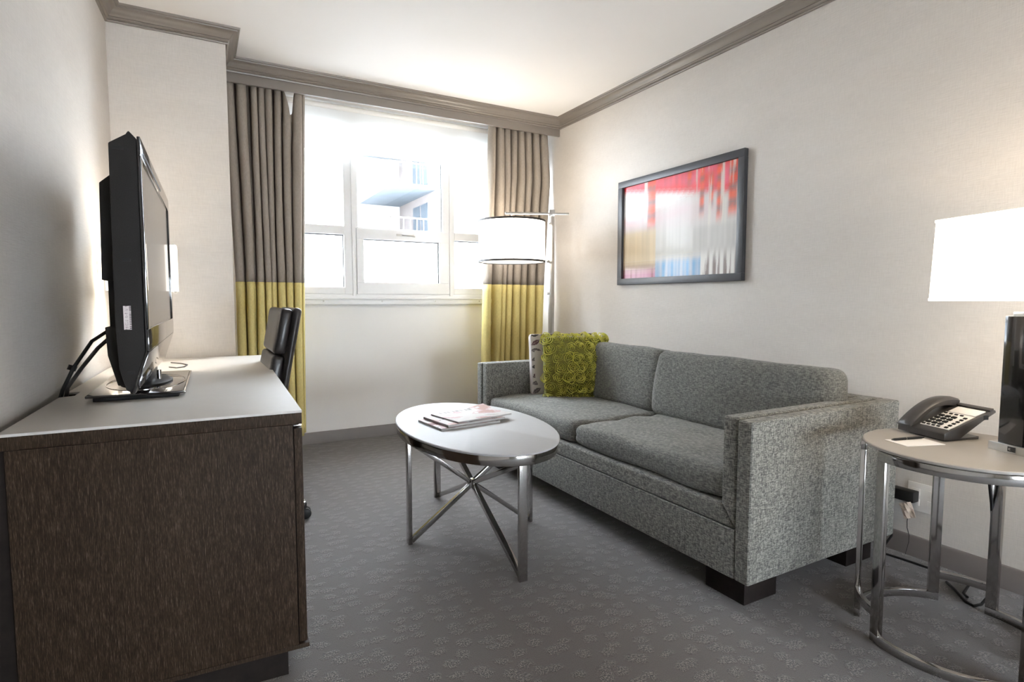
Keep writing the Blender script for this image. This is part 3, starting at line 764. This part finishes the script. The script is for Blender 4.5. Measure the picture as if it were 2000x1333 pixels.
# back in local: x thickness, y width, z height
for nm, z0, z1, th in (('back_pad', .02, .315, .055), ('back_pad', .32, .525, .055)):
    m = cushion((th, .43, z1 - z0), .018, 0, .002, 8, 14, seed=3, side_puff=.05)
    m.xf(backmat() @ Matrix.Translation((.0, 0, (z0 + z1) / 2))); m.build(nm, 'leather', ch, smooth=80)
m = cushion((.038, .445, .54), .017, 0, .001, 8, 14, seed=5, side_puff=.08); m.xf(backmat() @ Matrix.Translation((.043, 0, .265))); m.build('back_shell', 'leather', ch, smooth=80)
m = cushion((.47, .46, .09), .035, .15, .002, 8, 14, seed=4); m.xf(Matrix.Translation((-.10, 0, .455))); m.build('seat', 'leather', ch, smooth=80)
MB().bar((.02, 0, .42), (.155, 0, .60), .09, .02).build('back_bracket', 'chrome', ch, .003)
MB().lathe([(.028, .11), (.028, .26), (.018, .262), (.018, .41)], n=20).build('gas_lift', 'chrome', ch)
MB().box((-.12, -.09, .395), (.06, .09, .415)).build('seat_plate', 'black', ch, .003)
MB().lathe([(.0, .06), (.045, .06), (.045, .115), (.0, .115)], n=20).build('hub', 'chrome', ch)
for k in range(5):
    a = radians(-6 + 72 * k); d = Vector((cos(a), sin(a), 0)); e = d * .30
    MB().bar(d * .03 + Vector((0, 0, .092)), e + Vector((0, 0, .076)), .040, .022).build('base_leg', 'chrome', ch, .004)
    t = Vector((-sin(a), cos(a), 0)); cst = MB()
    for s_ in (-.016, .016):
        mm = MB().lathe([(0, -.009), (.020, -.009), (.026, -.005), (.026, .005), (.020, .009), (0, .009)], n=18)
        mm.xf(Matrix.Translation(e + t * s_ + Vector((0, 0, .026))) @ Matrix.Rotation(a, 4, 'Z') @ Matrix.Rotation(pi / 2, 4, 'X')); cst.add(mm.v, mm.f)
    cst.lathe([(.007, .03), (.007, .075)], c=(e.x, e.y, 0), n=10)
    cst.build('caster', 'black', ch)

# ------------------------------------------------------------------ floor lamp
LX, LY = 2.236, 3.452
fl_ = thing('floor_lamp', 'lit floor lamp with a cream drum shade on a nickel boom behind the sofa', 'floor lamp', (LX, LY, 0))
bd = Vector((-.92, .39, 0)).normalized()
MB().lathe([(.12, 0), (.12, .016), (.113, .022), (.02, .024), (.02, .04), (0, .04)], n=40).build('base', 'nickel', fl_)
MB().box((-.013, -.013, .03), (.013, .013, .80)).build('lower_pole', 'nickel', fl_, .002, rot=(0, 0, radians(20)))
MB().box((-.016, -.016, .80), (.016, .016, 1.695)).build('upper_pole', 'nickel', fl_, .002, rot=(0, 0, radians(20)))
kn = MB().lathe([(.006, 0), (.010, .006), (.010, .016), (.006, .022)], n=12); 
kn.build('knob', 'nickel', fl_, loc=(-.024, -.01, 1.33), rot=(0, -pi / 2, 0))
MB().lathe([(.006, 0), (.010, .006), (.010, .016), (.006, .022)], n=12).build('knob', 'nickel', fl_, loc=(-.024, -.01, 1.10), rot=(0, -pi / 2, 0))
za_ = 1.668
MB().bar(bd * .335 + Vector((0, 0, za_)), bd * -.125 + Vector((0, 0, za_)), .016, .016).build('boom', 'nickel', fl_, .002)
MB().box((-.02, -.02, za_ - .02), (.02, .02, za_ + .028)).build('clamp', 'nickel', fl_, .004, rot=(0, 0, radians(-23)))
sc_ = bd * .287
MB().lathe([(.005, 1.55), (.005, za_)], c=(sc_.x, sc_.y, 0), n=10).build('drop_rod', 'nickel', fl_)
r_ = .236; z0, z1 = 1.322, 1.612
sh = MB().shell(r_ - .002, r_, z0, z1, c=(sc_.x, sc_.y), n=64).build('drum_shade', 'shade', fl_)
for za2, zb2 in ((z1 - .011, z1 + .002), (z0 - .002, z0 + .011)):
    MB().shell(r_ - .003, r_ + .004, za2, zb2, c=(sc_.x, sc_.y), n=64).build('shade_band', 'shadeband', fl_)
fa = atan2(-LY - sc_.y, -LX - sc_.x) + .06
MB().box((-.0012, -.0008, z0 + .008), (.0012, .0008, z1 - .008)).build('shade_seam', 'shadeband', fl_, loc=(sc_.x + (r_ + .0006) * cos(fa), sc_.y + (r_ + .0006) * sin(fa), 0), rot=(0, 0, fa + pi / 2))
MB().lathe([(0, z0 + .004), (r_ - .006, z0 + .004), (r_ - .006, z0 + .008), (0, z0 + .008)], c=(sc_.x, sc_.y, 0), n=48).build('diffuser', 'diffuser', fl_)
sk = MB().lathe([(.03, 1.47), (.03, 1.55), (0, 1.552)], c=(sc_.x, sc_.y, 0), n=16)
for k in range(3):
    a = 2 * pi * k / 3; sk.bar((sc_.x, sc_.y, 1.555), (sc_.x + (r_ - .003) * cos(a), sc_.y + (r_ - .003) * sin(a), 1.600), .004, .004)
sk.build('socket', 'nickel', fl_)
lamp_light('bulb', fl_, (sc_.x, sc_.y, 1.47), 1.6, lin((255, 243, 226)), .05)

# ------------------------------------------------------------------ picture
pic = thing('framed_picture', 'framed abstract print of blurred red and white streaks on the right wall', 'picture', (XR, 2.557, 1.5))
PW, PH, fw = 1.018, .690, .042     # along wall, height, frame width
m = MB()
o_ = [(-PW / 2, -PH / 2), (PW / 2, -PH / 2), (PW / 2, PH / 2), (-PW / 2, PH / 2)]
fp = MB()
for a, b in (((-.030, -PW / 2, -PH / 2), (-.002, PW / 2, -PH / 2 + fw)), ((-.030, -PW / 2, PH / 2 - fw), (-.002, PW / 2, PH / 2)), ((-.030, -PW / 2, -PH / 2 + fw), (-.002, -PW / 2 + fw, PH / 2 - fw)), ((-.030, PW / 2 - fw, -PH / 2 + fw), (-.002, PW / 2, PH / 2 - fw))):
    MB().box(a, b).build('frame_bar', 'frame', pic, .002)
MB().box((-.008, -PW / 2 + .01, -PH / 2 + .01), (-.002, PW / 2 - .01, PH / 2 - .01)).build('backing', 'black', pic)
def art(u, v):
    """u left->right as seen, v bottom->top"""
    st = noise.noise(Vector((u * 38, v * .9, 0))); s2 = noise.noise(Vector((u * 90, v * 1.3, 4))); row = noise.noise(Vector((u * 6, v * 22, 9)))
    def C(*c): return Vector(lin(c))
    c = C(214, 212, 208) * (1 + .10 * st + .08 * s2)
    # mid pinkish rows of facades
    if .42 < v < .78:
        k = max(0, 1 - abs(v - .62) / .18) * max(0, 1 - u * .75)
        c = c.lerp(C(222, 178, 188), .75 * k * (.7 + .6 * row))
    # sky wedge
    top = .93 - .22 * u; bot = .66 + .12 * max(0, min(1, (u - .1) / .5))
    if u < .66 and bot < v < top: c = C(250, 250, 252)
    # red canopy band
    if u < .95 and top <= v < top + .07: c = C(206, 74, 78) * (1 + .3 * st)
    elif v >= top + .07:
        c = C(216, 120, 140).lerp(C(200, 70, 60), .5 + .8 * row) * (1 + .3 * st)
    # orange and black dashed columns
    def dash(c, u0, u1, v0, v1, ph, white=False):
        if u0 < u < u1 and v0 < v < v1:
            e = min(1, min(u - u0, u1 - u) / .012, (v - v0) / .10 + .15)
            q = sin(v * 46 + ph) + .4 * st
            d = C(212, 84, 52) if q > -.35 else C(84, 76, 74)
            return c.lerp(d * (1 + .25 * s2), e * .9)
        return c
    c = dash(c, .245, .330, .50, 1.0, .5)
    if .215 < u < .245 and v > .6: c = c.lerp(C(225, 222, 216), .8)
    for u0, u1, v0, v1, ph in ((.60, .64, .84, 1, 2), (.70, .745, .55, 1, 1.2), (.775, .815, .60, .92, 0), (.83, .885, .48, 1, 2.4), (.915, .985, .50, 1, .8)):
        c = dash(c, u0, u1, v0, v1, ph)
    if u > .66 and v > .45 and (st + s2 * .5) > .18: c = c.lerp(C(226, 222, 214), .8)
    # lower left beige block, with the lamp's reflection painted into its colour
    if u < .33 and .14 < v < .50: c = C(212, 196, 170) * (1 + .14 * st + .1 * s2)
    if u < .33 and .115 < v < .14: c = C(110, 64, 56) * (1 + .3 * st)
    if u < .33 and .095 < v <= .115: c = C(238, 230, 214)
    if u < .33 and v <= .095: c = C(196, 150, 168).lerp(C(120, 60, 50), max(0, st) * 1.2)
    # blue base
    if .33 <= u < .72 and v < .17: c = C(120, 160, 196).lerp(C(222, 224, 228), max(0, min(1, .5 + 1.6 * st)) * .7) * (1 + .1 * s2)
    if .33 <= u < .66 and .24 - .06 * u < v < .29 - .06 * u: c = C(196, 194, 188)
    # dark streaks lower right
    if u >= .72 and v < .26:
        k = max(0, min(1, (.26 - v) / .14))
        c = c.lerp(C(96, 74, 70) if (st + .4 * s2) > .02 else C(238, 236, 232), k * .85)
    if u > .66 and .22 < v < .46: c = c * (.86 + .10 * st)
    return tuple(max(0, min(.95, x)) for x in c)
def art_soft(u, v):
    a = Vector((0, 0, 0))
    for du, dv_, w in ((0, 0, 2), (0, .022, 1.5), (0, -.022, 1.5), (.004, .045, .8), (-.004, -.045, .8), (.006, .01, .8), (-.006, -.01, .8)):
        a += Vector(art(min(.999, max(.001, u + du)), min(.999, max(.001, v + dv_)))) * w
    a = a / 8.2 * .86; l_ = (a.x + a.y + a.z) / 3
    return tuple(max(0, l_ + (x - l_) * 1.35) for x in a)
q = sheet(art_soft, PW - 2 * fw + .01, PH - 2 * fw + .01, 190, 100)
q.xf(Matrix.Translation((-.012, 0, 0)) @ Matrix(((0, 0, -1, 0), (-1, 0, 0, 0), (0, 1, 0, 0), (0, 0, 0, 1)))); q.build('print', 'art', pic, smooth=0)

# ------------------------------------------------------------------ end table
ET = Vector((2.027, .820, 0)); zt = .605
et = thing('end_table', 'round chrome end table with a taupe glass top in front of the sofa arm', 'table', tuple(ET))
MB().lathe([(0, .5945), (.258, .5945), (.262, .597), (.262, .603), (.259, .605), (0, .605)], n=72).build('tabletop', 'endtop', et, smooth=30)
A0 = [120.1, 154.5]; pairs = []
R0, R1 = .249, .266
for k in range(3):
    a = radians(36.0 - 120 * k); b = radians(120.1 - 120 * k)   # one bent-bar loop: two legs, top rail, floor rail
    lp = MB()
    wa = .016 / .258
    lp.shell(R0, R1, .566, .5944, a0=a - wa, a1=b + wa, n=26)
    lp.shell(R0, R1, 0, .026, a0=a - wa, a1=b + wa, n=26)
    for c in (a, b): lp.shell(R0, R1, .026, .566, a0=c - wa, a1=c + wa, n=2)
    lp.build('bent_bar_loop', 'chrome', et, .0012)
for k in range(3):
    a, b = radians(120.1 - 120 * k) + .06, radians(156 - 120 * k) - .06
    MB().shell(R0 + .001, R1 - .001, .078, .104, a0=a, a1=b, n=14).build('link_rail', 'chrome', et, .0012)

# ------------------------------------------------------------------ table lamp
dv = Vector((-.289, -.957, 0)); nv = Vector((.957, -.289, 0))
TC = Vector((2.076, .779, 0)) + dv * .105 + nv * .062
tl = thing('table_lamp', 'lit table lamp with a rectangular cream shade and black lacquer column', 'table lamp', (TC.x, TC.y, zt), atan2(dv.y, dv.x))
MB().box((-.105, -.062, 0), (.080, .062, .024)).build('base', 'nickel', tl, .0015)
def badge(u, v):
    c = lin((40, 36, 34))
    if .15 < u < .4 and .25 < v < .75 and not (.25 < u and .4 < v < .6): c = lin((170, 160, 150))
    return c
q = sheet(badge, .022, .015, 16, 10); q.xf(Matrix.Translation((-.038, -.0628 , .0125)) @ Matrix.Rotation(pi / 2, 4, 'X')); q.build('power_outlet_badge', 'sticker', tl, smooth=0)
lac = plain('black_lacquer', (.010, .009, .009), .12, vary=.1, coat=.6)
MB().box((-.082, -.056, .024), (-.0145, .040, .400)).build('column_panel', lac, tl, .0015)
MB().box((-.0105, -.056, .024), (.057, .040, .400)).build('column_panel', lac, tl, .0015)
MB().box((-.078, -.053, .024), (.053, .037, .397)).build('column_core', 'black', tl)
MB().box((-.068, -.046, .400), (.043, .030, .412)).build('top_plate', 'nickel', tl, .001)
MB().lathe([(.008, .409), (.008, .50), (.018, .50), (.018, .56), (0, .56)], n=16).build('socket', 'nickel', tl)
zs0, zs1 = 1.05 - zt, 1.303 - zt
L0, w0, L1, w1 = .262, .130, .256, .124
def ring(L, w, z): return [(-L, -w, z), (L, -w, z), (L, w, z), (-L, w, z)]
v_ = ring(L0, w0, zs0) + ring(L1, w1, zs1) + ring(L0 - .003, w0 - .003, zs0) + ring(L1 - .003, w1 - .003, zs1)
f_ = []
for k in range(4):
    n_ = (k + 1) % 4; f_ += [(k, n_, 4 + n_, 4 + k), (8 + k, 12 + k, 12 + n_, 8 + n_), (k, 8 + k, 8 + n_, n_), (4 + k, 4 + n_, 12 + n_, 12 + k)]
m = MB(); m.add(v_, f_); m.build('shade', 'shade2', tl, smooth=0)
tm = MB()
for L, w, za2, zb2 in ((L0 + .001, w0 + .001, zs0 - .001, zs0 + .007), (L1 + .002, w1 + .002, zs1 - .007, zs1 + .001)):
    v_ = ring(L, w, za2) + ring(L, w, zb2) + ring(L - .006, w - .006, za2) + ring(L - .006, w - .006, zb2); tm.add(v_, f_)
tm.build('shade_trim', 'shade', tl, smooth=0)
sp_ = MB()
for x in (-L1 + .004, L1 - .004): sp_.bar((0, 0, .56), (x, 0, .655), .003, .003)
sp_.build('shade_spider', 'nickel', tl)
lamp_light('bulb', tl, (0, 0, .60), 2.4, lin((255, 230, 200)), .05)

# ------------------------------------------------------------------ telephone
ph = thing('telephone', 'dark grey desk telephone with a white keypad on the end table', 'telephone', (2.090, 1.039, zt), atan2(dv.y, dv.x))
# local x: along the front edge, y: back towards the wall
body = [(.000, .004), (.000, .024), (.006, .029), (.085, .056), (.196, .094), (.200, .086), (.150, .060), (.060, .006)]
MB().prism([(y, z) for y, z in body], 'x', .0, .168).build('body', 'phone', ph, .003)
MB().prism([(.010, .0), (.055, .006), (.146, .010), (.146, .0)], 'x', .03, .160).build('foot', 'phone', ph, .002)
sl = atan2(.038, .111); fm = Matrix.Translation((.0, .006, .0295)) @ Matrix.Rotation(atan2(.065, .190), 4, 'X')
def fbox(nm, mat, x0, x1, y0, y1, z0, z1, par=ph, bev=.0008):
    m = MB().box((x0, y0, z0), (x1, y1, z1)); m.xf(fm); return m.build(nm, mat, par, bev)
kp = fbox('faceplate', 'white', .062, .160, .018, .128, -.002, .0022)
fbox('label_card', 'paper', .066, .156, .132, .176, -.002, .0022)
fbox('top_lip', 'phone', .056, .166, .181, .197, -.002, .006)
ks = MB()
for r in range(4):
    for c in range(3): ks.box((.068 + c * .021, .034 + r * .0185, .0022), (.068 + c * .021 + .0145, .034 + r * .0185 + .0105, .0062))
for c in range(4): ks.box((.066 + c * .017, .021, .0022), (.066 + c * .017 + .010, .021 + .006, .005))
for r in range(6): ks.box((.142, .022 + r * .0155, .0022), (.142 + .010, .022 + r * .0155 + .008, .005))
for c in range(4): ks.box((.066 + c * .018, .114, .0022), (.066 + c * .018 + .010, .114 + .006, .005))
ks.xf(fm); kk = ks.build('keys', 'black', kp, .0006); kk['kind'] = 'stuff'
hs = MB(); vs = []; n = 16
for i in range(n + 1):
    t = i / n; y = -.004 + .196 * t; zc_ = .030 + .078 * t + .030 * sin(pi * t) ** .8
    th = .016 + .012 * abs(2 * t - 1) ** 1.5
    for x, dz in ((.002, -th), (.000, -.003), (.006, .003), (.028, .0055), (.048, .003), (.054, -.003), (.052, -th)): vs.append((x, y, max(.026 + (y * .34 if dz < -.01 else 0), zc_ + dz)))
fs = [(i * 7 + k, i * 7 + (k + 1) % 7, (i + 1) * 7 + (k + 1) % 7, (i + 1) * 7 + k) for i in range(n) for k in range(7)] + [tuple(range(7)), tuple(n * 7 + k for k in range(7))]
hs.add(vs, fs); hs.build('handset', 'phone', ph, smooth=50)
MB().box((.1675, .150, .064), (.169, .168, .078)).build('jack', 'black', ph)

cd = Vector((1.955, .925, 0)); ca = atan2(.951 - .858 - .02, 0) 
np_ = thing('note_card', 'white note card lying in front of the telephone', 'paper', (1.957, .922, zt), atan2(-.045, .125))
MB().box((-.068, -.042, 0), (.068, .042, .0015)).build('sheet', 'paper', np_)
pn = thing('pen', 'black ballpoint pen resting on the white note card', 'pen', (1.972, .948, zt + .0058), atan2(-.031, .117))
MB().tube([(-.066, 0, 0), (-.056, 0, 0), (-.01, 0, 0)], [.0012, .0036, .0042], 10).build('barrel', 'black', pn)
MB().tube([(-.008, 0, 0), (.05, 0, 0), (.062, 0, 0)], [.0042, .0042, .003], 10).build('cap', 'black', pn)
MB().lathe([(.0045, -.001), (.0045, .001)], n=12).build('ring', 'chrome', pn, loc=(-.009, 0, 0), rot=(0, pi / 2, 0))

# ------------------------------------------------------------------ outlet, adapter and cords
ol = thing('wall_outlet', 'ivory wall outlet plate below the end table', 'outlet', (XR, 1.155, .25))
MB().box((-.006, -.060, -.058), (0, .060, .058)).build('plate', 'white', ol, .0025)
for y in (-.030, .030):
    for z in (-.021, .021):
        MB().box((-.008, y - .016, z - .014), (-.005, y + .016, z + .014)).build('socket', 'white', ol, .002)
ad = thing('power_adapter', 'black power adapter plugged into the wall outlet', 'adapter', (XR - .010, 1.215, .255))
MB().box((-.045, -.045, -.022), (0, .045, .022)).build('housing', 'black', ad, .004)
for z in (-.010, .006): MB().tube([(-.022, .045, z), (-.022, .062, z + .001), (-.022, .078, z + .001)], .0035, 8).build('strain_relief', 'black', ad)
tg = thing('paper_tag', 'crumpled cream paper tag hanging under the black adapter', 'tag', (XR - .068, 1.195, .232))
q = MB(); vs = [((.004 * sin(i * 1.7 + j)), (.5 - i / 4) * .046, -j / 4 * .062) for j in range(5) for i in range(5)]
q.add(vs, [(j * 5 + i, j * 5 + i + 1, j * 5 + i + 6, j * 5 + i + 5) for j in range(4) for i in range(4)]); q.xf(Matrix.Rotation(radians(-24), 4, 'X'))
pt = plain('cream_paper', (.60, .50, .42), .7, vary=.12, scale=60); oo = q.build('paper', pt, tg, smooth=0); sm = oo.modifiers.new('t', 'SOLIDIFY'); sm.thickness = .001
tag(MB().tube([(XR - .062, 1.183, .178), (XR - .05, 1.19, .15), (XR - .035, 1.196, .12), (XR - .03, 1.19, .09), (XR - .025, 1.192, .06), (XR - .03, 1.2, .006)], .0016, 6).build('tag_cord', 'phone'), 'thin grey cord dangling below the paper tag', 'cable')
tag(MB().tube([(XR - .032, 1.285, .26), (XR - .04, 1.31, .24), (XR - .05, 1.31, .15), (XR - .06, 1.24, .13), (XR - .07, 1.235, .08), (XR - .09, 1.26, .02), (XR - .10, 1.25, .006), (XR - .09, 1.18, .006), (XR - .085, 1.10, .006), (XR - .08, 1.02, .006), (XR - .10, .95, .006), (XR - .19, .93, .006), (XR - .21, .91, .006)], .0045, 8).build('adapter_cord', 'black'),
    'black cord running along the baseboard from the power adapter', 'cable')
CORD = [(2.21, .835, .562), (2.225, .83, .50), (2.27, .832, .38), (2.32, .842, .26), (2.345, .843, .16), (2.35, .846, .08), (2.345, .855, .03), (2.32, .862, .008), (2.29, .872, .006), (2.30, .90, .006), (2.36, .955, .006), (2.40, 1.0, .006)]
tag(MB().tube(CORD, .0048, 8).build('lamp_cord', 'black'), 'black lamp cord hanging from the end table to the carpet', 'cable')
